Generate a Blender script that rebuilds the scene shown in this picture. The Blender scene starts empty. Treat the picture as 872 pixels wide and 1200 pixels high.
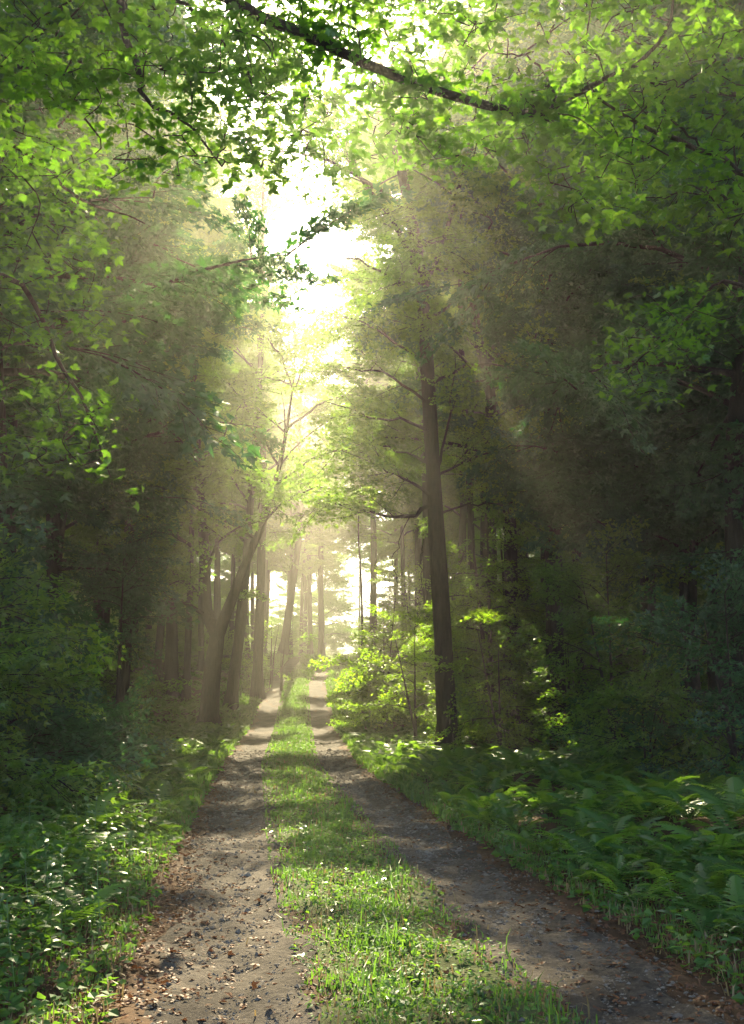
import bpy, math
import numpy as np
from mathutils import Vector

# ------------------------------------------------------------------ camera, sky, sun, exposure
PITCH = math.radians(10.6); EYE = 1.45; FPX = 1167.0
C = bpy.context.scene.collection
sc = bpy.context.scene
cam_d = bpy.data.cameras.new('camera'); cam = bpy.data.objects.new('camera', cam_d); C.objects.link(cam)
cam.location = (0, 0, EYE); cam.rotation_euler = (math.pi/2 + PITCH, 0, 0)
cam_d.sensor_fit = 'VERTICAL'; cam_d.sensor_height = 36; cam_d.sensor_width = 36; cam_d.lens = 35
cam_d.clip_end = 2000
sc.camera = cam

SUN_EL = math.radians(34.9); SUN_AZ = math.radians(-3.4)      # azimuth from +Y towards +X
S = np.array([math.sin(SUN_AZ)*math.cos(SUN_EL), math.cos(SUN_AZ)*math.cos(SUN_EL), math.sin(SUN_EL)])
world = bpy.data.worlds.new('World'); sc.world = world; world.use_nodes = True
wn = world.node_tree; bgn = wn.nodes['Background']
sky = wn.nodes.new('ShaderNodeTexSky'); sky.sky_type = 'NISHITA'; sky.sun_disc = False
sky.sun_elevation = SUN_EL; sky.sun_rotation = SUN_AZ; sky.air_density = 1.0; sky.dust_density = 2.0
wn.links.new(sky.outputs['Color'], bgn.inputs['Color']); bgn.inputs['Strength'].default_value = 0.095
world.cycles.sampling_method = 'MANUAL'; world.cycles.sample_map_resolution = 512
sun_d = bpy.data.lights.new('sun', 'SUN'); sun_d.energy = 5.0; sun_d.angle = math.radians(0.5); sun_d.color = (1.0, 0.86, 0.56)
sun = bpy.data.objects.new('sun', sun_d); C.objects.link(sun)
sun.rotation_euler = Vector(S).to_track_quat('Z', 'Y').to_euler(); sun.location = (0, 30, 60)
sc.view_settings.view_transform = 'Standard'; sc.view_settings.look = 'None'
sc.view_settings.gamma = 1; sc.view_settings.use_curve_mapping = False
sc.view_settings.exposure = 2.62
cy = sc.cycles
cy.use_denoising = True; cy.denoising_prefilter = 'NONE'; cy.max_bounces = 5; cy.diffuse_bounces = 3; cy.glossy_bounces = 1
cy.transmission_bounces = 3; cy.volume_bounces = 0; cy.transparent_max_bounces = 8
cy.caustics_reflective = False; cy.caustics_refractive = False; cy.sample_clamp_indirect = 4
cy.use_adaptive_sampling = False; cy.light_sampling_threshold = 0
HAZE = 0.0023; HAZE_G = 0.72

rng = np.random.default_rng(7)
def seed(k):
    global rng
    rng = np.random.default_rng(int(k))
def U(a, b, n=None): return rng.uniform(a, b, n)
def N(s, n=None): return rng.normal(0, s, n)

# ------------------------------------------------------------------ coordinates
FWD = np.array([0, math.cos(PITCH), math.sin(PITCH)]); UPV = np.array([0, -math.sin(PITCH), math.cos(PITCH)])
def P(px, py, Y):
    """point of the place seen at photo pixel (px, py), at forward distance Y"""
    d = FWD + (px-436)/FPX*np.array([1., 0, 0]) + (600-py)/FPX*UPV
    return np.array([0, 0, EYE]) + d*(Y/d[1])
def to_px(p):
    r = p - np.array([0, 0, EYE]); f = r@FWD
    return 436+FPX*r[:, 0]/f, 600-FPX*(r@UPV)/f
_py = np.array([-40, 0, 4.4, 6, 9.3, 22, 36, 51, 72, 85, 100, 300.])
_px = np.array([1.6, .75, .41, .165, -.29, -1.75, -2.8, -3.85, -4.3, -2.6, .2, 20.])
_pz = np.array([0, 0, 0, 0, 0, .02, .46, 2.1, 4.4, 4.8, 4.9, 5.])
def pathx(y): return np.interp(y, _py, _px)
def pathz(y):
    return (np.interp(y-2, _py, _pz)+np.interp(y, _py, _pz)+np.interp(y+2, _py, _pz))/3
def H0(x, y):
    t = x - pathx(y); a = np.abs(t)
    side = np.clip(a-1.9, 0, 12)
    z = pathz(y) + side*np.where(t < 0, .035, .03)
    wob = np.sin(x*.9+y*.37)+np.sin(x*.41-y*.73+1.3)+.6*np.sin(x*1.9+y*1.3+.4)+.5*np.sin(x*2.7-y*2.1)
    return z + wob*.05*np.clip(side, 0, 1.5)
def H(x, y):
    t = x - pathx(y)
    fine = .012*np.sin(x*7+y*3)+.012*np.sin(x*4.1-y*6.3)+.008*np.sin(x*13+y*11)
    rut = -.045*(np.exp(-((t-.95)/.33)**2)+np.exp(-((t+.95)/.33)**2))
    return H0(x, y)+fine+rut

# ------------------------------------------------------------------ materials
def mat(name):
    m = bpy.data.materials.new(name); m.use_nodes = True; nt = m.node_tree; nt.nodes.clear()
    return m, nt, nt.nodes, nt.links
def ramp(nd, stops):
    r = nd.new('ShaderNodeValToRGB'); e = r.color_ramp.elements
    while len(e) < len(stops): e.new(.5)
    for el, (p, c) in zip(e, stops): el.position = p; el.color = (*c, 1)
    return r
def noise(nd, ln, scale, detail=4, rough=.55):
    tc = nd.new('ShaderNodeTexCoord'); n = nd.new('ShaderNodeTexNoise')
    n.inputs['Scale'].default_value = scale; n.inputs['Detail'].default_value = detail; n.inputs['Roughness'].default_value = rough
    ln.new(tc.outputs['Object'], n.inputs['Vector']); return n
def leaf_mat(name, refl, trans, tmix=.5, gloss=.05, rough=.35, per_object=False):
    m, nt, nd, ln = mat(name)
    g = nd.new('ShaderNodeObjectInfo' if per_object else 'ShaderNodeNewGeometry'); rnd = 'Random' if per_object else 'Random Per Island'
    out = nd.new('ShaderNodeOutputMaterial')
    r1 = ramp(nd, [(0, [c*.65 for c in refl]), (.5, refl), (1, [refl[0]*1.5, refl[1]*1.3, refl[2]*1.1])])
    r2 = ramp(nd, [(0, [c*.6 for c in trans]), (.55, trans), (1, [trans[0]*1.55, trans[1]*1.22, trans[2]])])
    oi = nd.new('ShaderNodeObjectInfo'); ma = nd.new('ShaderNodeMath'); ma.operation = 'MULTIPLY_ADD'; ma.inputs[1].default_value = .4
    mb_ = nd.new('ShaderNodeMath'); mb_.operation = 'MULTIPLY'; mb_.inputs[1].default_value = .6
    ln.new(g.outputs[rnd], mb_.inputs[0]); ln.new(oi.outputs['Random'], ma.inputs[0]); ln.new(mb_.outputs[0], ma.inputs[2])
    ln.new(ma.outputs[0], r1.inputs[0]); ln.new(ma.outputs[0], r2.inputs[0])
    d = nd.new('ShaderNodeBsdfDiffuse'); t = nd.new('ShaderNodeBsdfTranslucent'); gl = nd.new('ShaderNodeBsdfGlossy')
    gl.inputs['Roughness'].default_value = rough; gl.inputs['Color'].default_value = (1, 1, 1, 1)
    ln.new(r1.outputs[0], d.inputs['Color']); ln.new(r2.outputs[0], t.inputs['Color'])
    mx = nd.new('ShaderNodeMixShader'); mx.inputs[0].default_value = tmix
    ln.new(d.outputs[0], mx.inputs[1]); ln.new(t.outputs[0], mx.inputs[2])
    m2 = nd.new('ShaderNodeMixShader'); m2.inputs[0].default_value = gloss
    ln.new(mx.outputs[0], m2.inputs[1]); ln.new(gl.outputs[0], m2.inputs[2])
    ln.new(m2.outputs[0], out.inputs['Surface']); return m
def bark_mat(name, c0, c1):
    m, nt, nd, ln = mat(name)
    tc = nd.new('ShaderNodeTexCoord'); mp = nd.new('ShaderNodeMapping'); mp.inputs['Scale'].default_value = (9, 9, 1.6)
    ln.new(tc.outputs['Object'], mp.inputs['Vector'])
    n = nd.new('ShaderNodeTexNoise'); n.inputs['Scale'].default_value = 2.2; n.inputs['Detail'].default_value = 7
    ln.new(mp.outputs[0], n.inputs['Vector'])
    r = ramp(nd, [(.3, c0), (.7, c1)]); ln.new(n.outputs['Fac'], r.inputs[0])
    b = nd.new('ShaderNodeBsdfPrincipled'); b.inputs['Roughness'].default_value = .85; b.inputs['Specular IOR Level'].default_value = .25
    ln.new(r.outputs[0], b.inputs['Base Color'])
    bp = nd.new('ShaderNodeBump'); bp.inputs['Strength'].default_value = 1; bp.inputs['Distance'].default_value = .07
    ln.new(n.outputs['Fac'], bp.inputs['Height']); ln.new(bp.outputs[0], b.inputs['Normal'])
    out = nd.new('ShaderNodeOutputMaterial'); ln.new(b.outputs[0], out.inputs['Surface']); return m
def soil_mat(name, stops, scale, bump=.02, rough=.95, spec=.1, scale2=None):
    m, nt, nd, ln = mat(name)
    n = noise(nd, ln, scale, 8, .7); n2 = noise(nd, ln, scale2 or scale*.13, 3)
    mixv = nd.new('ShaderNodeMath'); mixv.operation = 'MULTIPLY_ADD'; mixv.inputs[1].default_value = .45
    sub = nd.new('ShaderNodeMath'); sub.operation = 'MULTIPLY'; sub.inputs[1].default_value = .55
    ln.new(n.outputs['Fac'], sub.inputs[0]); ln.new(n2.outputs['Fac'], mixv.inputs[0]); ln.new(sub.outputs[0], mixv.inputs[2])
    r = ramp(nd, stops); ln.new(mixv.outputs[0], r.inputs[0])
    b = nd.new('ShaderNodeBsdfPrincipled'); b.inputs['Roughness'].default_value = rough; b.inputs['Specular IOR Level'].default_value = spec
    ln.new(r.outputs[0], b.inputs['Base Color'])
    bp = nd.new('ShaderNodeBump'); bp.inputs['Strength'].default_value = .8; bp.inputs['Distance'].default_value = bump
    ln.new(n.outputs['Fac'], bp.inputs['Height']); ln.new(bp.outputs[0], b.inputs['Normal'])
    out = nd.new('ShaderNodeOutputMaterial'); ln.new(b.outputs[0], out.inputs['Surface']); return m
M = {}
M['maple'] = leaf_mat('maple_leaf', (.032, .115, .018), (.16, .38, .012), .54, .03)
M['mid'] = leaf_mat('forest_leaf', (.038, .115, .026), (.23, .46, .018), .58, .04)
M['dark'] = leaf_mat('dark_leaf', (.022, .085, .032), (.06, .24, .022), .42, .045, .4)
M['far'] = leaf_mat('distant_leaf', (.038, .115, .026), (.22, .44, .02), .55, .03)
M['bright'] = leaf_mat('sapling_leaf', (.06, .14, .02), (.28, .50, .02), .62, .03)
M['maple_single'] = leaf_mat('maple_leaf_single', (.032, .115, .018), (.16, .38, .012), .54, .03, per_object=True)
M['fern_frond'] = leaf_mat('fern_frond', (.055, .14, .03), (.2, .4, .025), .5, .025, per_object=True)
M['herb_single'] = leaf_mat('herb_leaf_single', (.05, .13, .03), (.16, .36, .03), .45, .06, per_object=True)
M['fern'] = leaf_mat('fern_leaf', (.045, .12, .03), (.18, .36, .025), .5, .025)
M['herb'] = leaf_mat('herb_leaf', (.05, .13, .03), (.18, .36, .025), .45, .016, .5)
M['grass'] = leaf_mat('grass_blade', (.05, .12, .022), (.15, .32, .025), .45, .03, .5)
M['straw'] = leaf_mat('dry_straw', (.22, .17, .08), (.2, .15, .06), .3, .02, .5)
M['dead'] = leaf_mat('fallen_leaf', (.10, .045, .022), (.12, .05, .02), .2, .02, .5)
M['bark'] = bark_mat('bark', (.012, .008, .006), (.045, .031, .022))
M['bark_dark'] = bark_mat('dark_bark', (.010, .008, .006), (.035, .026, .020))
M['twig'] = bark_mat('twig_bark', (.02, .014, .011), (.05, .036, .028))
M['floor'] = soil_mat('forest_floor', [(.3, (.022, .014, .009)), (.5, (.06, .035, .02)), (.7, (.12, .07, .04))], 9)
M['gravel'] = soil_mat('gravel_track', [(.3, (.020, .016, .013)), (.48, (.052, .043, .035)), (.66, (.125, .104, .084))], 26, .025, scale2=1.4)
M['pebble'] = soil_mat('pebble_stone', [(.3, (.06, .05, .042)), (.5, (.12, .105, .09)), (.7, (.22, .195, .17))], 6, .005)
M['moss'] = soil_mat('mossy_soil', [(.3, (.03, .03, .012)), (.5, (.06, .075, .025)), (.7, (.10, .10, .045))], 14)

# ------------------------------------------------------------------ mesh tools
class MB:
    """collects triangles; build() links them as one mesh object"""
    def __init__(s): s.v = []; s.f = []; s.m = []; s.sm = []; s.n = 0
    def add(s, v, f, mi=0, smooth=False):
        v = np.asarray(v, float); f = np.asarray(f, int)
        if len(f) == 0: return
        s.v.append(v); s.f.append(f+s.n); s.m.append(np.full(len(f), mi)); s.sm.append(np.full(len(f), smooth)); s.n += len(v)
    def mesh(s, name, mats):
        me = bpy.data.meshes.new(name)
        v = np.concatenate(s.v); f = np.concatenate(s.f)
        me.vertices.add(len(v)); me.vertices.foreach_set('co', v.astype(np.float32).ravel())
        me.loops.add(len(f)*3); me.loops.foreach_set('vertex_index', f.astype(np.int32).ravel())
        me.polygons.add(len(f)); me.polygons.foreach_set('loop_start', (np.arange(len(f))*3).astype(np.int32))
        for m in mats: me.materials.append(M[m])
        me.polygons.foreach_set('material_index', np.concatenate(s.m).astype(np.int32))
        me.polygons.foreach_set('use_smooth', np.concatenate(s.sm).astype(bool))
        me.update(calc_edges=True); return me
    def build(s, name, mats, parent=None):
        if not s.v: return None
        return put(name, s.mesh(name, mats), parent)
def put(name, me, parent=None):
    o = bpy.data.objects.new(name, me); C.objects.link(o)
    if parent: o.parent = parent
    return o
def tag(o, label=None, cat=None, group=None, kind=None):
    for k, v in (('label', label), ('category', cat), ('group', group), ('kind', kind)):
        if v: o[k] = v
    return o
def empty(name, loc, label, cat, group=None):
    o = bpy.data.objects.new(name, None); C.objects.link(o); o.location = [float(q) for q in loc]; o.empty_display_size = .2
    return tag(o, label, cat, group)
def norm(a): return a/np.maximum(np.linalg.norm(a, axis=-1, keepdims=True), 1e-9)
def tube(mb, pts, rad, sides=8, mi=0, wob=0.):
    pts = np.asarray(pts, float); n = len(pts); rad = np.broadcast_to(rad, n)
    t = norm(np.gradient(pts, axis=0)); mean = norm(t.mean(0))
    ref = np.array([1., 0, 0]) if abs(mean[0]) < .7 else np.array([0, 1., 0])
    a = norm(np.cross(t, ref)); b = np.cross(t, a)
    ang = np.arange(sides)*2*math.pi/sides
    R = rad[:, None]*(1+(rng.normal(0, wob, (n, sides)) if wob else 0))*np.ones((n, sides))
    v = pts[:, None]+R[..., None]*(np.cos(ang)[None, :, None]*a[:, None]+np.sin(ang)[None, :, None]*b[:, None])
    i = np.arange(n-1)[:, None]*sides; j = np.arange(sides)[None]; k = (j+1) % sides
    q = np.stack([i+j, i+k, i+sides+k, i+sides+j], -1).reshape(-1, 4)
    mb.add(v.reshape(-1, 3), np.concatenate([q[:, :3], q[:, [0, 2, 3]]]), mi, True)
def smooth_line(pts, n):
    """Catmull-Rom through pts, n samples"""
    p = np.asarray(pts, float)
    if len(p) == 2: return p[0]+(p[1]-p[0])*np.linspace(0, 1, n)[:, None]
    e = np.vstack([2*p[0]-p[1], p, 2*p[-1]-p[-2]]); s = np.linspace(0, len(p)-1.0001, n)
    i = s.astype(int); f = (s-i)[:, None]; a, b, c, d = e[i], e[i+1], e[i+2], e[i+3]
    return .5*(2*b+(c-a)*f+(2*a-5*b+4*c-d)*f**2+(3*b-a-3*c+d)*f**3)
# leaf templates: stalk end at the origin, tip along +y, z = relief
def tmpl_maple():
    h = [(.06, .0), (.30, -.10), (.27, .08), (.46, .06), (.66, .30), (.78, .56), (.50, .50), (.38, .56), (.19, .42), (.29, .70), (.17, .74), (0, 1.05)]
    o = [(0, .03)]+h+[(-x, y) for x, y in h[-2::-1]]
    v = [(0, .3, 0)]+[(x, y, .16*abs(x)-.22*y*y-.1*x*x) for x, y in o]
    n = len(o); return np.array(v), np.array([(0, 1+i, 1+(i+1) % n) for i in range(n)])
def tmpl_mid():
    v = [(0, 0, 0), (.30, .02, .04), (.55, .36, .02), (.2, .42, .05), (0, 1, -.2), (-.2, .42, .05), (-.55, .36, .02), (-.30, .02, .04)]
    return np.array(v), np.array([(0, 1, 3), (1, 2, 3), (0, 3, 4), (0, 4, 5), (0, 5, 7), (5, 6, 7)])
def tmpl_far():
    return np.array([(0, 0, 0), (.42, .42, .06), (0, 1, -.15), (-.42, .42, .06)]), np.array([(0, 1, 2), (0, 2, 3)])
def tmpl_oval(w=.26):
    h = [(.55*w, .12), (w, .4), (.7*w, .7)]
    v = [(0, 0, 0)]+[(x, y, .22*x-.15*y*y) for x, y in h]+[(0, 1, -.22)]+[(-x, y, .22*x-.15*y*y) for x, y in h[::-1]]+[(0, .4, -.03)]
    return np.array(v), np.array([(8, i, (i+1) % 8) for i in range(8)])
T_MAPLE, T_MID, T_FAR, T_OVAL = tmpl_maple(), tmpl_mid(), tmpl_far(), tmpl_oval()
def leaf_frames(n, tilt=.45, up=None):
    nr = np.zeros((n, 3)); nr[:, 2] = 1; nr += rng.normal(0, tilt, (n, 3))
    if up is not None: nr += up
    nr = norm(nr); a = U(0, 2*math.pi, n); h = np.stack([np.cos(a), np.sin(a), np.zeros(n)], 1)
    return nr, h
def add_leaves(mb, pos, nr, head, size, tm, mi=0):
    if len(pos) == 0: return
    y = norm(head-(head*nr).sum(1, keepdims=True)*nr); x = np.cross(y, nr)
    v, f = tm; k = len(v)
    size = np.broadcast_to(size, len(pos))[:, None, None]
    L = v[None]*size
    w = pos[:, None]+L[..., :1]*x[:, None]+L[..., 1:2]*y[:, None]+L[..., 2:]*nr[:, None]
    ff = (f[None]+(np.arange(len(pos))*k)[:, None, None]).reshape(-1, 3)
    mb.add(w.reshape(-1, 3), ff, mi)

# ------------------------------------------------------------------ openings in the canopy that let the sun in
RU = norm(np.cross(np.array([0, 0, 1.]), S)); RV = np.cross(S, RU)
GAPS = []
def gap(px, py, Y, ru, rv, p=1.0): GAPS.append((P(px, py, Y), ru, rv, p))
def gap_ground(x, y, rx, ry, p=1.0):
    GAPS.append((np.array([x, y, float(H(x, y))]), rx, max(ry*math.sin(SUN_EL), .05), p))
def keep(pos):
    k = np.ones(len(pos), bool); jit = rng.normal(0, .12, len(pos)); r = rng.random(len(pos))
    for T, ru, rv, p in GAPS:
        d = pos-T; s = d@S
        e = np.sqrt((d@RU/ru)**2+(d@RV/rv)**2)+jit
        k &= ~((s > .35) & (e < 1) & (r < p))
    return k
_lat = np.random.default_rng(5).random((96, 96)); CELL = 1.4
def sun_noise(u, v):
    a, b = u/CELL+40, v/CELL+80; i, j = np.floor(a).astype(int), np.floor(b).astype(int); f, g = a-i, b-j
    f, g = f*f*(3-2*f), g*g*(3-2*g); L = lambda i, j: _lat[i % 96, j % 96]
    return (L(i, j)*(1-f)+L(i+1, j)*f)*(1-g)+(L(i, j+1)*(1-f)+L(i+1, j+1)*f)*g
_q = np.sort(sun_noise(np.random.default_rng(1).uniform(-30, 30, 20000), np.random.default_rng(2).uniform(-30, 30, 20000)))
def broken(c):
    """the upper canopy toward the sun is broken over the track, nearly closed to the sides"""
    u, v, s = c@RU, c@RV, c@S
    fr = .01+(.02+.48/(1+np.exp((v+8.5)/.6)))*np.exp(-((-u-.5)/3.3)**2)
    return (s > 28) & (sun_noise(u, v) > _q[np.clip(((1-fr)*20000).astype(int), 0, 19999)])
OPEN = []   # (px, py, rx, ry, nearest Y): windows through the crowns
def keep_open(pos):
    k = np.ones(len(pos), bool); x, y = to_px(pos); r = rng.random(len(pos))
    for a, b, rx, ry, yn in OPEN:
        k &= ~((((x-a)/rx)**2+((y-b)/ry)**2 < 1) & (pos[:, 1] > yn) & (r < .85))
    return k
def pxg(px, py):   # ground point under a photo pixel
    lo, hi = 3., 110.
    for _ in range(50):
        m = (lo+hi)/2; q = P(px, py, m)
        if q[2] > H(q[0], q[1]): lo = m
        else: hi = m
    return P(px, py, lo)
def gg(px, py, rx, ry, p=1.0):
    q = pxg(px, py); gap_ground(q[0], q[1], rx, ry, p)
# dapples on track, verge and grass
gg(350, 1135, .24, .2, 2); gg(110, 1135, .2, .16, 2)
gg(300, 925, .16, .15, 2); gg(400, 918, .2, .15, 2); gg(375, 878, .4, .3)
gg(470, 1040, .05, .05, 2)
gg(340, 845, .3, .3); gg(375, 825, .4, .4); gg(335, 800, .5, .6); gg(370, 790, .8, 1.2); gg(500, 890, 1.0, .6, 2); gg(590, 900, .6, .4, .85)
gap(110, 905, 10.5, .15, .15, 2); gap(90, 1040, 6.6, .25, .15, .8)
gap(850, 1075, 6.2, .1, .1); gap(620, 920, 14, .35, .12)
gap(250, 850, 26, 1.6, .8); gap(190, 870, 19, .5, .3)
# shrubs and crowns standing in the light
gap(470, 715, 31, 1.3, 1.0); gap(440, 745, 30, 1.0, .6); gap(595, 745, 23.5, .9, .7); gap(620, 880, 20, .5, .3)
gap(500, 690, 36, .8, .8); gap(560, 640, 35, .7, .7); gap(575, 550, 23.5, .5, .5); gap(605, 470, 23.5, .5, .5)
gap(400, 425, 22.5, .3, .3); gap(345, 590, 24, .7, .5); gap(400, 560, 25, .5, .4)
gap(250, 480, 23, .6, .5); gap(230, 640, 23.5, .6, .6); gap(300, 800, 44, 1.2, .8)
# overhanging maple
gap(370, 155, 7.4, .25, .15);  gap(650, 70, 7.5, .6, .35, .95); gap(700, 210, 7.2, .2, .25); gap(560, 20, 8, .4, .3, .95); gap(800, 30, 7, .4, .25); gap(560, 130, 7.5, .3, .2)
gap(90, 510, 9, .08, .08, .8)
# shafts
gap(735, 710, 14, .26, .26, 2); gap(555, 640, 19, .18, .2, 2); gap(862, 335, 11, .2, .16, 2); gap(344, 600, 18, .2, .3, 2); gap(205, 700, 17, .2, .2, 2)
gap(408, 690, 62, .7, .9); gap(402, 690, 82, 1.2, 1.4); gap(430, 640, 45, .5, .6)

OPEN += [(408, 140, 14, 22, 12),  (412, 700, 20, 60, 30), (448, 590, 14, 30, 30), (445, 70, 12, 16, 6)]

# ------------------------------------------------------------------ the setting: ground, wheel tracks
def grid_mesh(xs, ys, zf, matname, name):
    X, Y = np.meshgrid(xs, ys, indexing='ij'); Z = zf(X, Y); ny = len(ys)
    i = np.arange(len(xs)-1)[:, None]*ny; j = np.arange(ny-1)[None]
    q = np.stack([i+j, i+ny+j, i+ny+j+1, i+j+1], -1).reshape(-1, 4)
    mb = MB(); mb.add(np.stack([X, Y, Z], -1).reshape(-1, 3), np.concatenate([q[:, :3], q[:, [0, 2, 3]]]), 0, True)
    return mb.build(name, [matname])
def axis(*seg): return np.unique(np.concatenate([np.arange(a, b, st) for a, b, st in seg]))
ground = grid_mesh(axis((-140, -20, 6), (-20, -7, .6), (-7, 7, .12), (7, 20, .6), (20, 141, 6)),
                   axis((-25, 2, 2), (2, 14, .12), (14, 40, .4), (40, 100, 1.5), (100, 301, 10)), H, 'floor', 'ground')
tag(ground, 'brown forest floor of leaf litter and soil', 'ground', kind='structure')
def strip(name, c0, hw, matname, label, lift, y1=100):
    ys = axis((-20, 2, 1), (2, 14, .07), (14, 40, .2), (40, y1, .8)); ts = np.linspace(-1.35, 1.35, 26)
    Tt, Y = np.meshgrid(ts, ys, indexing='ij')
    edge = 1+.18*np.sin(Y*1.7+c0*3)+.12*np.sin(Y*4.3+c0)+.08*np.sin(Y*9.1)
    X = pathx(Y)+c0+Tt*hw
    ed = np.abs(Tt)/edge
    Z = H(X, Y)+lift-.05*np.clip((ed-.85)/.25, 0, 1)**1.5+.01*np.sin(X*17+Y*13)*np.sin(Y*19-X*7)
    ny = len(ys); i = np.arange(len(ts)-1)[:, None]*ny; j = np.arange(ny-1)[None]
    q = np.stack([i+j, i+ny+j, i+ny+j+1, i+j+1], -1).reshape(-1, 4)
    mb = MB(); mb.add(np.stack([X, Y, Z], -1).reshape(-1, 3), np.concatenate([q[:, :3], q[:, [0, 2, 3]]]), 0, True)
    return tag(mb.build(name, [matname]), label, 'path', kind='structure')
strip('wheel_track', -.95, .40, 'gravel', 'gravel wheel track beside the herb and nettle verge', .02)
strip('wheel_track', .95, .40, 'gravel', 'gravel wheel track beside the fern bank', .02)
strip('grass_strip_soil', 0, .52, 'moss', 'mossy soil strip between the two wheel tracks', .012)

# ------------------------------------------------------------------ trees
def limb_line(st, az, el, L, n=7, droop=.10, curl=.12):
    p = [np.array(st)]; h = L/(n-1)
    for i in range(n-1):
        p.append(p[-1]+h*np.array([math.cos(az)*math.cos(el), math.sin(az)*math.cos(el), math.sin(el)]))
        el -= droop*U(.3, 1.6); az += N(curl)
    return np.array(p)
class Leaves:
    def __init__(s): s.p = []; s.n = []; s.h = []; s.s = []
    def add(s, p, n, h, z): s.p.append(p); s.n.append(n); s.h.append(h); s.s.append(np.broadcast_to(z, len(p)))
    def get(s, carve=True):
        p, n, h, z = (np.concatenate(q) for q in (s.p, s.n, s.h, s.s))
        if carve:
            k = keep(p) & keep_open(p); p, n, h, z = p[k], n[k], h[k], z[k]
        return p, n, h, z
def spray_mesh(name, leaf, L, wid, nl, size, tm, seed):
    """one leafy branchlet: a drooping twig along +y with flat side sprays"""
    r = np.random.default_rng(seed); b = MB(); t = np.linspace(0, 1, 6)
    bx, dz = r.normal(0, .12), .06+.14*r.random()
    ax = lambda t: np.stack([bx*np.sin(2.5*t)*L, t*L, (.06*t-dz*t*t)*L], -1)
    tube(b, ax(t), np.linspace(.008*L+.004, .003, 6), 3, 1)
    ns = 9; pos = []; head = []
    for i in range(ns+1):
        f = .1+.9*i/ns; st = ax(np.array(f)); sd = 1 if i % 2 else -1
        a = sd*r.uniform(.55, 1.05) if i < ns else 0; l = wid*(1.15-.75*f)*r.uniform(.7, 1.2)+.12
        d = np.array([math.sin(a), math.cos(a), r.normal(-.08, .12)]); e = st+d*l
        tube(b, np.stack([st, (st+e)/2+[0, 0, .02], e]), [.005, .004, .002], 3, 1)
        n = max(4, int(nl*l/(wid*.75)/(ns+1))); u = r.random(n)**.8; pr = np.array([-d[1], d[0], 0]); w = r.normal(0, .085+.05*l, n)
        pos.append(st+d*(u*l)[:, None]+pr*w[:, None]+np.array([0, 0, 1.])*(r.normal(0, .04, n)-.03*u)[:, None])
        head.append(np.broadcast_to(d, (n, 3))+pr*(np.sign(w)*.5)[:, None])
    pos = np.concatenate(pos); head = np.concatenate(head); n = len(pos)
    nr = norm(np.array([0, 0, 1.])+r.normal(0, .40, (n, 3))); head = norm(head+r.normal(0, .45, (n, 3))+np.array([0, 0, -.3]))
    add_leaves(b, pos, nr, head, size*r.uniform(.65, 1.25, n), tm, 0)
    return b, pos
SPRAY = {}
def sprays(kind):
    """kind = leaf material and size class; five branchlet meshes each"""
    if kind not in SPRAY:
        leaf, cl = kind; L, wid, nl, size, tm = {'s': (1.0, .55, 115, .10, T_MID), 't': (1.5, .85, 150, .115, T_MID), 'u': (1.6, .9, 250, .135, T_MID), 'm': (1.65, .92, 460, .12, T_MID), 'l': (2.3, 1.25, 720, .16, T_FAR)}[cl]
        l = []
        for i in range(5):
            b, pos = spray_mesh('leafy_branch', leaf, L, wid, nl, size, tm, 11*i+len(SPRAY)); l.append((b.mesh('leafy_branch', [leaf, 'twig']), b))
        SPRAY[kind] = l
    return SPRAY[kind]
def rot_matrix(az, pitch, roll, s):
    """+y to heading az (from +X), pitched up, rolled about itself"""
    y = np.array([math.cos(az)*math.cos(pitch), math.sin(az)*math.cos(pitch), math.sin(pitch)]); x0 = np.array([math.sin(az), -math.cos(az), 0]); z0 = np.cross(x0, y)
    x = x0*math.cos(roll)+z0*math.sin(roll); z = np.cross(x, y); return np.stack([x, y, z], 1)*s
SLEN = {'u': 1.6, 's': 1.0, 't': 1.5, 'm': 1.65, 'l': 2.3}
def place_sprays(limb, n, cls, f0=.2, sc=1.):
    """positions of leafy branchlets along a limb: (matrix3, origin, length)"""
    m = len(limb); out = []
    for i in range(n):
        f = f0+(1-f0)*(i+U(.2, .9))/n if i < n-1 else .995
        q = min(f, .999)*(m-1); k = int(q); st = limb[k]+(limb[k+1]-limb[k])*(q-k); d = limb[k+1]-limb[k]
        az = math.atan2(d[1], d[0]); pit = math.asin(np.clip(d[2]/np.linalg.norm(d), -1, 1))
        a = (1 if i % 2 else -1)*U(.45, 1.2) if i < n-1 else N(.15)
        z = sc*U(.75, 1.2)
        out.append((rot_matrix(az+a, pit*.6+N(.30), N(.35), z), st, SLEN[cls]*z))
    return out
def carve(pl): return [q for q, o in zip(pl, carve_mask(pl)) if o]
def carve_mask(pl, brk=True, only=0):
    c = np.array([st+A[:, 1]/np.linalg.norm(A[:, 1])*l*.5 for A, st, l in pl]); mar = np.array([l*.46 for *_, l in pl])
    k = np.ones(len(pl), bool); r = rng.random(len(pl)); streak = sun_noise(c@RU*1.6+7, c@RV*1.1+3) > _q[6600]
    for T, ru, rv, p in GAPS:
        if p < only: continue
        d = c-T; mu, mv = (mar*.85, mar*.85) if p > 1 else (mar*np.clip(ru/.5, .35, 1), mar*np.clip(rv/.5, .35, 1)); k &= ~((d@S > .4) & ((d@RU/(ru+mu))**2+(d@RV/(rv+mv))**2 < 1) & (r < p) & (streak | (ru < .34) | (T[1] < 9) | (T[2] < 5)))
    return k & ~(broken(c) & brk) & keep_open(c)
from mathutils import Matrix
def M4(A, o):
    m = np.eye(4); m[:3, :3] = A; m[:3, 3] = o; return Matrix(m.tolist())
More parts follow.
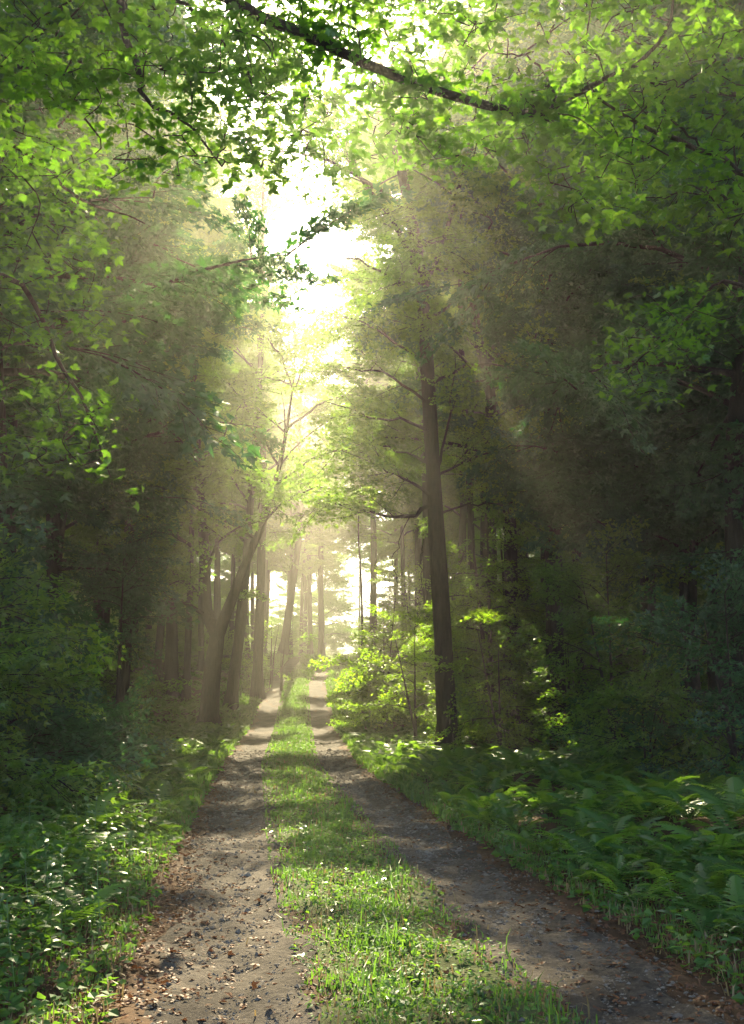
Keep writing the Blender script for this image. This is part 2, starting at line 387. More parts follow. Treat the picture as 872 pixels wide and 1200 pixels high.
def trunk_tube(mb, line, rad, sides=12):
    r = np.array(rad, float); z = line[:, 2]-line[0, 2]
    r *= 1+.6*np.exp(-np.clip(z, 0, None)/.3)
    tube(mb, line, r, sides, 0, .045)
def make_tree(name, label, group, stems, crown, leaf, cls='m', cat='tree', hand=None, bark='bark', do_carve=True):
    """stems: list of (points, r0, r1); crown: dict(n limbs, f0 lowest limb, R reach, ns branchlets per limb)"""
    root = np.array(stems[0][0][0], float); root[2] = H(root[0], root[1])
    seed(abs(root[0]*1000+root[1]*77)+500); E = empty(name, root, label, cat, group)
    tb, tw = MB(), MB(); loc = lambda p: np.asarray(p)-root
    lines = []; pl = []; c = crown
    for si, (pts, r0, r1) in enumerate(stems):
        pts = np.array(pts, float)
        if si == 0: pts[0, 2] = root[2]-.15
        ln = smooth_line(pts, 22 if si == 0 else 16); rr = np.linspace(0, 1, len(ln)); rr = r0+(r1-r0)*rr**.85
        if si == 0: trunk_tube(tb, loc(ln), rr)
        else: tube(tb, loc(ln), rr, 10, 0, .03)
        lines.append((ln, rr))
    for pts, r0, r1 in (hand or []):
        ln = smooth_line(pts, 12); ln[1:-1] += rng.normal(0, .03, (10, 3)); b = MB(); tube(b, loc(ln), np.linspace(r0, r1, 12), 6, 0, .03)
        if r0 > .03:
            q = place_sprays(ln, 9, cls, .22, .85); pl += [w for w, o in zip(q, carve_mask(q, False, 1.5)) if o]
        b.build('limb', [bark], E)
    gold = U(0, 6)
    for i in range(c['n']):
        ln, rr = lines[i % len(lines)]
        f = c['f0']+(1-c['f0'])*((i+U(0, 1))/c['n']); q = f*(len(ln)-1.001); k = int(q); st = ln[k]+(ln[k+1]-ln[k])*(q-k)
        gold += 2.4+N(.3); g = (f-c['f0'])/(1-c['f0']+1e-6)
        L = c['R']*(1-.62*g**1.7)*U(.65, 1.1)
        line = limb_line(st, gold, c.get('el', .5)+g*.5+N(.15), L, 7, c.get('droop', .13), .2)
        r0 = max(.008, min(rr[k]*.5, .014*L)); sp = place_sprays(line, max(3, int(round(c['ns']*L/c['R']))), cls, c.get('s0', .18), c.get('sc', 1.)); ks = carve(sp) if do_carve else sp; pl += ks
        if len(ks) > .45*len(sp): tube(tw, loc(line), np.linspace(r0, .006, 7), 5, 0)
    ln = lines[0][0]; tip = place_sprays(ln[-5:], 5, cls, .2, c.get('sc', 1.))
    pl += carve(tip) if do_carve else tip
    tb.build('trunk', [bark], E); tw.build('limb_framework', ['twig'], E)
    ms = sprays((leaf, cls))
    for A, st, l in pl:
        o = put('leafy_branch', ms[int(U(0, 5))][0], E); o.matrix_local = M4(A, st-root)
    return E
def px_line(l, Y): return [P(a, b, (c[0] if c else Y)) for a, b, *c in l]
def stem_to(pts, top, lean=.3):
    """carry a trunk on upwards to a top height"""
    p = [np.array(q) for q in pts]; d = norm(p[-1]-p[-2]); L = (top-p[-1][2])
    if L > 1:
        p.append(p[-1]+np.array([d[0]*L*.35, N(lean), L*.5])); p.append(p[-1]+np.array([N(lean), N(lean), L*.5]))
    return p
MIDC = dict(n=28, f0=.42, R=5.6, ns=9)
def crown(**k): d = dict(MIDC); d.update(k); return d

# tall tree with the straight trunk beside the fern bank
A = px_line([(527, 885), (520, 770), (511, 610), (502, 450), (494, 330), (478, 235), (455, 130)], 25)
make_tree('straight_tree', 'tall tree with straight dark trunk and bare side twigs rising from the sunlit ferns', None,
  [(stem_to(A, 24), .26, .08), (px_line([(496, 345), (520, 280), (545, 190), (560, 90)], 25.2), .085, .03), (px_line([(492, 325), (460, 258), (425, 212), (395, 160)], 25.5), .09, .03)],
  crown(f0=.50, R=5.0, n=30, ns=8), 'mid', 't',
  hand=[(px_line([(505, 592), (480, 606), (440, 601), (400, 594), (372, 590)], 24.9), .06, .012), (px_line([(503, 580), (483, 566), (458, 553), (442, 545)], 24.8), .05, .01),
        (px_line([(509, 560), (518, 530), (526, 490), (531, 450), (533, 410)], 25.1), .05, .008), (px_line([(502, 505), (470, 490), (440, 492), (410, 478), (380, 470)], 24.7), .045, .008),
        (px_line([(509, 560), (540, 545), (575, 530), (625, 520)], 25.3), .04, .01),
        (px_line([(505, 475), (465, 445, 24), (420, 432, 23), (385, 436, 22.5)], 25), .045, .01), (px_line([(500, 425), (455, 395, 26), (410, 372, 27), (375, 376, 27.5)], 25), .045, .01),
        (px_line([(504, 452), (555, 428, 24.5), (610, 435, 24), (650, 462, 23.5)], 25), .045, .01), (px_line([(498, 380), (540, 352, 26), (590, 342, 27), (640, 355, 27.5)], 25), .045, .01),
        (px_line([(511, 604), (545, 592, 25.5), (585, 592, 26), (612, 606, 26)], 25), .035, .01), (px_line([(496, 352), (450, 320, 24), (405, 302, 23.5), (370, 310, 23)], 25), .045, .01),
        (px_line([(508, 545), (470, 528, 26), (430, 520, 27), (395, 530, 27.5)], 25), .04, .01),
        (px_line([(494, 338), (484, 328, 23.8), (466, 334, 22.8)], 25), .035, .01), (px_line([(498, 392), (508, 382, 23.8), (528, 386, 22.8)], 25), .035, .01), (px_line([(489, 300), (500, 286, 23.8), (520, 290, 22.8)], 25), .035, .01),
        (px_line([(483, 262), (472, 246, 23.8), (452, 250, 22.8)], 25), .035, .01), (px_line([(480, 606), (466, 640), (460, 660), (470, 690)], 24.9), .015, .006),
        (px_line([(495, 640), (494, 660), (493, 690)], 24.7), .02, .008)])
# forked tree on the left verge
B = px_line([(244, 838), (248, 790), (254, 745)], 33)
make_tree('forked_tree', 'thick forked tree with one upright and one slanting stem beside the track', None,
  [(B+px_line([(242, 715), (239, 640), (232, 540), (226, 420), (222, 300)], 33.2), .33, .07),
   (px_line([(252, 752), (268, 712), (290, 655), (313, 600), (332, 525), (343, 455)], 33), .24, .03)],
  crown(f0=.36, R=5.5, n=36, ns=8), 'mid', 't',
  hand=[(px_line([(302, 622), (330, 590, 32), (375, 570, 31), (425, 582, 30.5)], 33), .05, .01), (px_line([(320, 572), (355, 545, 32), (395, 528, 31), (430, 535, 30.5)], 33), .05, .01),
        (px_line([(240, 655), (205, 628, 32), (165, 625, 31), (130, 640, 30)], 33), .05, .01), (px_line([(236, 600), (195, 572, 31.5), (155, 560, 30.5), (115, 568, 30)], 33), .05, .01),
        (px_line([(333, 505), (370, 478, 33.5), (410, 462, 34), (440, 470, 34.5)], 33), .05, .01), (px_line([(234, 545), (265, 505, 32), (285, 470, 31)], 33), .05, .01),
        (px_line([(343, 457), (325, 410, 32), (290, 385, 31), (250, 392, 30)], 33), .035, .01), (px_line([(343, 457), (368, 412, 32.5), (400, 385, 32)], 33), .035, .01), (px_line([(343, 457), (345, 400, 32.5), (335, 350, 32)], 33), .035, .01),
        (px_line([(238, 690), (215, 680, 32), (190, 690, 31)], 33), .035, .01), (px_line([(316, 590), (290, 560, 31.5), (262, 548, 30.5), (240, 560, 30)], 33), .045, .01),
        (px_line([(326, 545), (300, 500, 32), (275, 455, 31), (250, 440, 30)], 33), .045, .01),
        (px_line([(340, 450), (310, 440, 31), (285, 420, 30)], 33), .04, .01)])
def px_tree(name, label, group, pts, Y, r, top=25, leaf='mid', cls='m', bark='bark', cat='tree', **k):
    return make_tree(name, label, group, [(stem_to(px_line(pts, Y), top), r, r*.25)], crown(**k), leaf, cls, cat, bark=bark)
px_tree('leaning_tree', 'dark tree leaning over close behind the forked tree', None, [(270, 800), (285, 700), (292, 610)], 40, .26, 25, f0=.4, cls='t')
px_tree('upright_tree', 'upright slim tree standing behind the slanting stem of the forked tree', None, [(302, 790), (306, 660), (309, 560), (306, 480)], 45, .24, 26, f0=.4, cls='t')
px_tree('curved_tree', 'hazy tree with a trunk curving to upright above the left track verge', None, [(331, 775), (342, 690), (352, 610), (351, 520)], 74, .33, 26, f0=.4, cls='t')
px_tree('young_tree', 'thin young tree silhouetted against the bright end of the track', None, [(425, 790), (424, 700), (420, 620), (424, 560)], 38, .06, 9, leaf='bright', cls='s', f0=.6, R=1.6, n=10, ns=4)
px_tree('hazy_tree', 'pale hazy tree trunk just beside the glow at the track end', None, [(437, 760), (438, 640), (436, 560)], 62, .25, 22, leaf='far', cls='l', f0=.55, ns=5)
px_tree('hazy_tree', 'pale hazy trunk rising beside the left wheel track where it meets the glow', None, [(377, 770), (376, 650), (379, 560)], 93, .3, 25, leaf='far', cls='l', f0=.3, ns=6)
px_tree('hazy_tree', 'slim pale hazy trunk standing where the track crests', None, [(364, 770), (362, 650), (358, 560)], 97, .26, 25, leaf='far', cls='l', f0=.3, ns=6)
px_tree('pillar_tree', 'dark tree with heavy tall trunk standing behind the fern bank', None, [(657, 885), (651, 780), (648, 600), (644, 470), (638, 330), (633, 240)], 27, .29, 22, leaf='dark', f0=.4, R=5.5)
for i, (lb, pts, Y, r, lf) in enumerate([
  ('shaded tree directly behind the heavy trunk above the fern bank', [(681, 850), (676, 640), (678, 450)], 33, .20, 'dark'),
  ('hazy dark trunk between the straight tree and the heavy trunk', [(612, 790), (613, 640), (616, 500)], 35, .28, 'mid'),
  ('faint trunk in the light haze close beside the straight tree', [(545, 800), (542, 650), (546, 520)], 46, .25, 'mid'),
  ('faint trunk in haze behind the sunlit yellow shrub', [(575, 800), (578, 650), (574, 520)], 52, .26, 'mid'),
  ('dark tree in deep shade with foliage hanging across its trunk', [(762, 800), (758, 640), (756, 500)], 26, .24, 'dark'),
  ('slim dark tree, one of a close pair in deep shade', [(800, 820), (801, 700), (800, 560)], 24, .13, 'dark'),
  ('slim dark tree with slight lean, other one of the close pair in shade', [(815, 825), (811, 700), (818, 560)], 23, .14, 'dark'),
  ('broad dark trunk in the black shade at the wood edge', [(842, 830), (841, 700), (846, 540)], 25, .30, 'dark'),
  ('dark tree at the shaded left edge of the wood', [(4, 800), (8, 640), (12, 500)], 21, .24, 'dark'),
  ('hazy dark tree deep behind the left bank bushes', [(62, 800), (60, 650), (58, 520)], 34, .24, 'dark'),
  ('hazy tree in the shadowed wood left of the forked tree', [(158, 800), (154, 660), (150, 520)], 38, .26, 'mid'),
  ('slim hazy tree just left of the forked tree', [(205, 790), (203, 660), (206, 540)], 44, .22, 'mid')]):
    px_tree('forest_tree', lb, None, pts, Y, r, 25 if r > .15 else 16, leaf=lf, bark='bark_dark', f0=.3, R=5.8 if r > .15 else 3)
# big shaded trees whose trunks stand just outside the view and whose low limbs hang in
for nm, x, y, r, lb, f0, R, n in [
  ('spreading_tree', 9.2, 15.5, .3, 'dark spreading tree hanging low leafy limbs over the fern bank', .27, 5.4, 36),
  ('spreading_tree', 10.5, 21.5, .3, 'large shaded tree with layered leaf sprays behind the fern bank', .3, 5.6, 32),
  ('spreading_tree', -9.0, 14.5, .3, 'dark spreading tree hanging low limbs over the left verge', .16, 5.4, 40),
  ('spreading_tree', -11.0, 21.0, .3, 'large shaded tree with glossy leaf layers behind the left verge', .2, 5.8, 36),
  ('arching_tree', -6.6, 17.0, .26, 'tall tree arching its leafy crown over the herb verge and track', .42, 6.4, 34),
  ('arching_tree', 6.9, 18.5, .26, 'tall tree arching its dark crown over the fern bank and track', .42, 6.2, 34),
  ('spreading_tree', -7.8, 24.5, .24, 'leafy tree with layered limbs in front of the forked tree', .25, 4.4, 30)]:
    z = H(x, y); pts = [(x, y, z), (x+N(.2), y+N(.2), z+5), (x+N(.4), y+N(.4), z+11), (x+N(.6), y+N(.6), z+18)]
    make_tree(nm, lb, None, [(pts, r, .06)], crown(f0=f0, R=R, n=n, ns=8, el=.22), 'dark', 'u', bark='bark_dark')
# the wood behind
seed(100); FILL = []
def free(x, y, dmin): return all((x-a)**2+(y-b)**2 > dmin**2 for a, b in FILL)
tries = 0
while len(FILL) < 46 and tries < 6000:         # trees whose crowns meet over the track
    tries += 1; y = U(30, 100); x = pathx(y)+U(5.2, 10)*(1 if rng.random() < .5 else -1)
    if y > 55 and 388 < 436+FPX*x/y < 462: continue
    if free(x, y, 4.3): FILL.append((x, y))
nfull = len(FILL); YT = []
def wood_stem(x, y, hgt):
    z = H(x, y); return [(x, y, z), (x+N(.25), y+N(.25), z+hgt*.3), (x+N(.5), y+N(.5), z+hgt*.65), (x+N(.7), y+N(.7), z+hgt)]
WOOD = lambda y: ('tall slender tree crowded in the hazy wood', 'trees deep in the hazy wood') if y > 48 else ('tall tree standing in the shaded wood behind the verge', 'trees in the shaded wood')
for x, y in [(1.2, 72), (3.0, 78), (5.0, 74), (2.0, 90), (4.6, 96), (.6, 108)]:
    YT.append((x, y))
for x, y in FILL:
    lb, gr = WOOD(y); far = y > 46
    make_tree('wood_tree', lb, gr, [(wood_stem(x, y, U(22, 27)), U(.16, .28), .05)],
      crown(f0=U(.28, .4), R=U(5, 6), n=28, ns=7 if far else 9), 'far', 'l' if far else 'm', bark='bark_dark')
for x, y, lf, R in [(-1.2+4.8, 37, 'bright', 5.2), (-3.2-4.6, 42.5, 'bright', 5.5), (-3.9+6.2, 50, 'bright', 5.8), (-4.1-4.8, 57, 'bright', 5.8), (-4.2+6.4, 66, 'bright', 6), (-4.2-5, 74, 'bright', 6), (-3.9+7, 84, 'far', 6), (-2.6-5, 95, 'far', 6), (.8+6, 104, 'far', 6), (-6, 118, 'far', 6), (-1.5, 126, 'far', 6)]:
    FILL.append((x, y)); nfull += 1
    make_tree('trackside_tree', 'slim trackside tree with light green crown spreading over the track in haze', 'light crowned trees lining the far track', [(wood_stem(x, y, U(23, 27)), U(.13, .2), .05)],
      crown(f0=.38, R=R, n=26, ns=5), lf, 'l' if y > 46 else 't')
# farther to the sides: four kinds of grown tree, copied
seed(101); PROTO = []
for i in range(4):
    hgt = 24; tb, tw, cr = MB(), MB(), MB(); pts = smooth_line([(0, 0, -.3), (N(.25), N(.25), 6), (N(.5), N(.5), 13), (N(.6), N(.6), hgt)], 20); trunk_tube(tb, pts, np.linspace(.24, .05, 20))
    g = U(0, 6)
    for k in range(30):
        f = .16+.84*(k+U(0, 1))/30; q = f*18.99; j = int(q); st = pts[j]+(pts[j+1]-pts[j])*(q-j); g += 2.4+N(.3); L = 5.4*(1-.6*f**1.7)*U(.7, 1.1)
        line = limb_line(st, g, .2+.5*f+N(.12), L, 7, .1); tube(tw, line, np.linspace(.018*L, .006, 7), 4)
        for A, o, l in place_sprays(line, max(3, int(L*1.3)), 'l'):
            b = sprays(('far', 'l'))[int(U(0, 5))][1]; v = np.concatenate(b.v); f3 = np.concatenate(b.f); mi = np.concatenate(b.m)
            f3 = f3[mi == 0].reshape(-1, 2, 3); cr.add(v@A.T+o, f3[rng.random(len(f3)) < .62].reshape(-1, 3), 0)
    PROTO.append((tb.mesh('trunk', ['bark_dark']), tw.mesh('limb_framework', ['twig']), cr.mesh('crown', ['far'])))
seed(102); tries = 0
while len(FILL) < nfull+78 and tries < 9000:
    tries += 1; y = U(16, 135); x = pathx(y)+U(12, 16+y*.40)*(1 if rng.random() < .5 else -1)
    if y < 30 and abs(x) < 12: continue
    if y > 112: x = pathx(y)+U(6, 50)*np.sign(x-pathx(y))
    if not free(x, y, 4.2): continue
    FILL.append((x, y)); lb, gr = WOOD(y); E = empty('wood_tree', (x, y, H(x, y)), lb, 'tree', gr); E.rotation_euler = (0, 0, U(0, 6.28)); z = U(.85, 1.15); E.scale = (z, z, z)
    for me in PROTO[len(FILL) % 4]: put(me.name.split('.')[0], me, E)

seed(103); tries = 0; THICK = []
while len(THICK) < 90 and tries < 5000:
    tries += 1; y = U(52, 138); off = U(4.5 if y < 90 else 3.2, 12+y*.32)*(1 if rng.random() < .5 else -1); x = pathx(y)+off
    if YT: x, y = YT.pop()
    elif any((x-a)**2+(y-b)**2 < 5 for a, b in THICK): continue
    THICK.append((x, y)); E = empty('young_wood_tree', (x, y, H(x, y)), 'low bushy young tree filling the hazy wood beneath the tall trunks', 'tree', 'young trees deep in the hazy wood')
    z = U(.18, .34); E.scale = (z*1.25, z*1.25, z); E.rotation_euler = (0, 0, U(0, 6.28))
    for me in PROTO[int(U(0, 4))]: put(me.name.split('.')[0], me, E)
seed(131)
for i in range(64):
    y = U(120, 215); x = 4+(i/63-.5)*(30+y*.42)+N(1.5)
    E = empty('young_wood_tree', (x, y, H(x, y)), 'low bushy young tree filling the hazy wood beneath the tall trunks', 'tree', 'young trees deep in the hazy wood')
    z = U(.35, .62); E.scale = (z*1.3, z*1.3, z); E.rotation_euler = (0, 0, U(0, 6.28))
    for me in PROTO[i % 4]: put(me.name.split('.')[0], me, E)

# ------------------------------------------------------------------ shrubs and saplings
def bush(name, label, group, x, y, h, R, leaf, n=14, ns=4, stems=3, sc=.8, f0=.25, cls='s', cat='shrub'):
    z = H(x, y); st = []
    for i in range(stems):
        a = U(0, 6.28); sp = R*.35*(i > 0)
        st.append(([(x+.05*i, y, z), (x+sp*.4*math.cos(a), y+sp*.4*math.sin(a), z+h*.4), (x+sp*math.cos(a), y+sp*math.sin(a), z+h*U(.75, 1))], .012*h+.006, .005))
    return make_tree(name, label, group, st, dict(n=n, f0=f0, R=R, ns=ns, el=.25, droop=.14, sc=sc, s0=.1), leaf, cls, cat, bark='twig')
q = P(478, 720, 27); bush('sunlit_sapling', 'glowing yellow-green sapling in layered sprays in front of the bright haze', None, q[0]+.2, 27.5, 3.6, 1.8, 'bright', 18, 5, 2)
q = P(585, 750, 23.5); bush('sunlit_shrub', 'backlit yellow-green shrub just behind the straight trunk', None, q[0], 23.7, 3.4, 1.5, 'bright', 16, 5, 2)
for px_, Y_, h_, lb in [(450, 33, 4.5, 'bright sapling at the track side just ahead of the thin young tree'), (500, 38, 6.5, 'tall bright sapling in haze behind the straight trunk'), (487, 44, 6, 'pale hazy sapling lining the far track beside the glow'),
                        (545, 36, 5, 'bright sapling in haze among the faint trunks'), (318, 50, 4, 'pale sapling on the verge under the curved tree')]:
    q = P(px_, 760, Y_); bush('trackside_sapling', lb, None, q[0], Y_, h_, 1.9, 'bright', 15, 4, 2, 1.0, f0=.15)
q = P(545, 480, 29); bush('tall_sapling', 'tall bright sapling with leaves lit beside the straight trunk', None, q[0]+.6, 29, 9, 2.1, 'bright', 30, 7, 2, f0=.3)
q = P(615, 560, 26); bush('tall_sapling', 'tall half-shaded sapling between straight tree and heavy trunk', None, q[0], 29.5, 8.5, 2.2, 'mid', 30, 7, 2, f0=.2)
q = P(700, 700, 22); bush('understory_sapling', 'sapling with sparse leaves before the heavy trunk above the ferns', None, q[0], 21, 4.6, 1.7, 'mid', 18, 6, 2)
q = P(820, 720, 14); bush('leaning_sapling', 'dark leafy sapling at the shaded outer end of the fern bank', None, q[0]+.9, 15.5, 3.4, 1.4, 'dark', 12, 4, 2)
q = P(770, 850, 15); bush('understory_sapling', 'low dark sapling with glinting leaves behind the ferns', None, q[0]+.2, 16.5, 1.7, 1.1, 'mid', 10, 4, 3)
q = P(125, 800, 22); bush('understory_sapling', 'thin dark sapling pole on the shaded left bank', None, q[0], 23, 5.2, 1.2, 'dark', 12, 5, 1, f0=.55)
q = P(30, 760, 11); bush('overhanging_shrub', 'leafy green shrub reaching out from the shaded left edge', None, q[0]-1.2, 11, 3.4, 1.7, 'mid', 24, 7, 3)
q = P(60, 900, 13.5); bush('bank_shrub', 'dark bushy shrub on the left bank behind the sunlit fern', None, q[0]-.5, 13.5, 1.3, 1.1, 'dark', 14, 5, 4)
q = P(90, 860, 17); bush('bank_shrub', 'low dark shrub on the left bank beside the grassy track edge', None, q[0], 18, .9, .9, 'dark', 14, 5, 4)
q = P(330, 735, 48); bush('verge_shrub', 'pale hazy shrub at the foot of the curved tree', None, q[0], 48, 2.6, 1.8, 'mid', 18, 6, 3)
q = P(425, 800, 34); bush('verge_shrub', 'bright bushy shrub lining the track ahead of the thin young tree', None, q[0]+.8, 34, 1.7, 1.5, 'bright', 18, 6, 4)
seed(104); n = 0; tries = 0; BUSH = []
while n < 46 and tries < 4000:
    tries += 1
    y = 12+58*rng.random(); t = U(3.6, 6+y*.28)*(1 if rng.random() < .5 else -1); x = pathx(y)+t
    if abs(x) > .40*y+3 or any((x-a)**2+(y-b)**2 < 2.6 for a, b in BUSH): continue
    if t > 0 and y < 24 and t < 5.5: continue
    BUSH.append((x, y)); n += 1
for i, (x, y) in enumerate(BUSH):
    seed(900+i); hh = U(1.0, 3.4)
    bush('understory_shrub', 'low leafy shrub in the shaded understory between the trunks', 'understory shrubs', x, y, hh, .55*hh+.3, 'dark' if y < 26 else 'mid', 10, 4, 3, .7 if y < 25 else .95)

# ------------------------------------------------------------------ overhanging maples: boughs, branchlets, single leaves
seed(105); LEAF_ME = []
for i in range(5):
    v, f = T_MAPLE; v = v.copy(); v[:, 2] *= U(.5, 2.2); v[:, 2] += N(.03, len(v)); v[:, 0] *= U(.85, 1.05)
    b = MB(); b.add(v, f); LEAF_ME.append(b.mesh('maple_leaf', ['maple_single']))
def maple(label, trunk, r0, boughs, regions, nsingle=300, size=.066):
    root = np.array(trunk[0], float); root[2] = H(root[0], root[1])
    E = empty('overhanging_maple', root, label, 'tree')
    tb = MB(); pts = np.array(trunk, float); pts[0, 2] = root[2]-.1
    ln = smooth_line(pts, 20); trunk_tube(tb, ln-root, np.linspace(r0, r0*.4, 20)); tb.build('trunk', ['bark'], E)
    nodes = []; lv = Leaves(); tw = MB(); g = U(0, 6); ms = sprays(('maple', 'm')); top = ln[-1]
    for i in range(26):        # the crown above the boughs
        f = U(.66, 1); st = ln[int(f*19)]; g += 2.4; line = limb_line(st, g, .35+U(0, .4), U(3, 5.2), 7, .08); tube(tw, line-root, np.linspace(.05, .008, 7), 5, 1)
        sp = place_sprays(line, 8, 'm'); c = np.array([w[1] for w in sp]); X_, Y_ = to_px(c); inview = (c[:, 1] > 1) & (Y_ > -260)
        for (A, o, l), k in zip(sp, carve_mask(sp) & ~inview):
            if k: q = put('leafy_branch', ms[int(U(0, 5))][0], E); q.matrix_local = M4(A, o-root)
    for pl, a, b in boughs:
        ln = smooth_line(pl, 18); ln[1:-1] += rng.normal(0, .012, (16, 3)); m = MB(); tube(m, ln-root, np.linspace(a, b, 18), 7, 0, .04); m.build('limb', ['twig'], E)
        nodes.append(ln)
    nodes = np.concatenate(nodes)
    for (x0, x1, y0, y1, Y0, Y1, cnt) in regions:
        T = np.array([P(U(x0, x1), U(y0, y1), U(Y0, Y1)) for _ in range(cnt)])
        d = np.linalg.norm(T[:, None]-nodes[None], axis=2)
        for k in np.argsort(d.min(1)):
            q = T[k]; dd = np.linalg.norm(q-nodes, axis=1); j = int(np.argmin(dd+.25*np.maximum(0, q[2]-nodes[:, 2]))); st = nodes[j]
            mid = (st+q)/2+np.array([N(.08), N(.08), .12*dd[j]+N(.05)])
            line = smooth_line([st, mid, q], 7); tube(tw, line-root, np.linspace(min(.004+.008*dd[j], .014), .003, 7), 4, 1)
            nodes = np.vstack([nodes, line[2:]])
            nl = int(U(15, 25)); dh = norm((q-mid)*np.array([1, 1, .4])); pr = norm(np.array([-dh[1], dh[0], 0]))
            a = U(-.45, .22, nl); w = N(.17, nl)
            pos = q+dh*a[:, None]+pr*w[:, None]; pos[:, 2] += N(.05, nl)-.15*w*w
            nr, h = leaf_frames(nl, .42); h = norm(h*.8+dh*.8+pr*np.sign(w)[:, None]*.6+np.array([0, 0, -.45]))
            lv.add(pos, nr, h, size*U(.5, 1.4, nl))
    p, nr, h, z = lv.get()
    px, py = to_px(p); dist = np.linalg.norm(p-np.array([0, 0, EYE]), axis=1)
    vis = (px > 5) & (px < 867) & (py > 5) & (py < 1195)
    order = np.argsort(-np.where(vis, z/dist, 0))[:nsingle]
    y = norm(h-(h*nr).sum(1, keepdims=True)*nr); x = np.cross(y, nr)
    from mathutils import Matrix
    for i in order:
        o = put('leaf', LEAF_ME[i % 5], E)
        mx = np.eye(4); mx[:3, 0] = x[i]*z[i]; mx[:3, 1] = y[i]*z[i]; mx[:3, 2] = nr[i]*z[i]; mx[:3, 3] = p[i]-root
        o.matrix_local = Matrix(mx.tolist())
    k = np.ones(len(p), bool); k[order] = False
    b = MB(); add_leaves(b, p[k]-root, nr[k], h[k], z[k], T_MAPLE); tag(b.build('foliage', ['maple'], E), kind='stuff')
    tag(tw.build('twig_work', ['twig', 'twig'], E), kind='stuff')
seed(106); b0 = P(250, -12, 7.0)
maple('maple rooted beside the left verge whose dark bough reaches across above the track',
  [(-4.7, 5.2, 0), (-4.6, 5.3, 3), (-4.4, 5.5, 6), (-4.2, 5.7, 9), (-4.2, 5.8, 12)], .24,
  [([(-4.35, 5.5, 7.2), (-2.6, 6.3, 7.6), b0]+px_line([(330, 32), (430, 78), (540, 112), (628, 137), (660, 118), (690, 98), (745, 75), (782, 40), (790, -10)], 7.2), .06, .010),
   (px_line([(628, 137), (652, 118), (640, 85), (610, 65), (575, 60)], 7.2), .014, .005),
   ([(-4.4, 5.5, 6.2), (-2.9, 6.2, 6.6)]+px_line([(128, -8), (142, 30), (165, 85), (168, 110), (215, 145), (260, 195)], 6.9), .05, .006),
   (px_line([(200, -10), (240, 30), (285, 75), (300, 105), (345, 130)], 7.6), .018, .005),
   ([(-4.5, 5.4, 4.2), (-3.6, 7.4, 4.7)]+px_line([(20, 330, 9), (70, 420, 9.2), (110, 500, 9.3), (130, 560, 9.4)], 9), .04, .006),
   ([(-4.45, 5.4, 5.2), (-3.4, 7.6, 5.6)]+px_line([(10, 170, 8.6), (90, 230, 8.6), (170, 262, 8.6)], 9), .04, .006)],
  [(0, 430, -60, 90, 6.2, 8.2, 80), (0, 300, 60, 210, 6.4, 8.0, 60), (230, 385, 90, 215, 6.8, 8, 26), (0, 110, 180, 330, 7.5, 9.5, 34), (0, 140, 330, 560, 8.6, 10, 46),
   (300, 450, -30, 100, 6.6, 8.4, 34), (430, 540, 90, 190, 7.2, 8.6, 20), (440, 700, -60, 110, 6.6, 8.4, 60), (440, 640, 90, 200, 7, 8.4, 34), (580, 720, 120, 200, 7, 7.6, 14), (640, 760, 180, 265, 7, 7.6, 14), (-150, 0, -50, 300, 6, 8, 30)])
maple('maple rooted beyond the fern bank with leafy boughs hanging down over it',
  [(4.9, 6.4, 0), (4.8, 6.5, 3), (4.6, 6.6, 6), (4.5, 6.7, 9), (4.5, 6.7, 12)], .22,
  [([(4.65, 6.6, 5.6), (3.6, 6.8, 6.2)]+px_line([(900, 205), (830, 180), (760, 150), (700, 115), (665, 60)], 7.2), .04, .005),
   ([(4.6, 6.6, 6.6), (3.6, 7.0, 7.0)]+px_line([(890, 100), (820, 105), (760, 95), (700, 90)], 7.4), .035, .005),
   (px_line([(830, 180), (800, 150), (765, 120), (740, 160), (745, 220)], 7.2), .012, .004),
   ([(4.7, 6.5, 5.0), (3.7, 6.9, 5.3)]+px_line([(900, 250), (850, 230), (800, 225)], 7.4), .03, .005),
   ([(4.75, 6.5, 3.8), (4.3, 8.4, 4.2)]+px_line([(860, 330, 9.6), (800, 380, 9.8), (740, 430, 10)], 9), .035, .005)],
  [(690, 900, -50, 110, 6.4, 8.2, 56), (690, 900, 100, 235, 6.6, 8.2, 50), (760, 900, 220, 270, 7, 8.4, 12), (720, 880, 330, 470, 9, 10.5, 30), (900, 1050, -50, 300, 6, 8, 24)])

# ------------------------------------------------------------------ ferns
def frond_mesh(seed):
    r = np.random.default_rng(seed); b = MB(); n = 18
    t = np.linspace(0, 1, 10); bend = .45+.3*r.random()
    cur = lambda t: np.stack([.04*np.sin(3*t+seed), t*(1-.12*t), bend*(t*.9-1.0*t*t)], -1)
    tube(b, cur(t), np.linspace(.008, .002, 10), 3)
    for i in range(n):
        f = .14+.86*(i+.5)/n; c = cur(np.array(f)); L = .27*min(1, (f-.05)/.2)*(1-f)**.75+.012
        for s in (-1, 1):
            k = 6; u = np.linspace(0, 1, k); w = .026*(1-u**1.5)+.003; w[1:-1:2] *= .55
            ax = norm(np.array([s, .32+.2*f+.08*r.normal(), -.10-.12*r.random()])); pr = np.array([-ax[1], ax[0], 0.])*s
            m = c+ax*(u*L)[:, None]+np.array([0, 0, -.12])*(u*u*L)[:, None]
            v = np.concatenate([m+pr*w[:, None], m-pr*w[:, None]])
            fa = [(j, j+1, k+j+1) for j in range(k-1)]+[(j, k+j+1, k+j) for j in range(k-1)]
            b.add(v, fa)
    return b
FR = [frond_mesh(i) for i in range(5)]
FR_ME = [b.mesh('frond', ['fern_frond']) for b in FR]
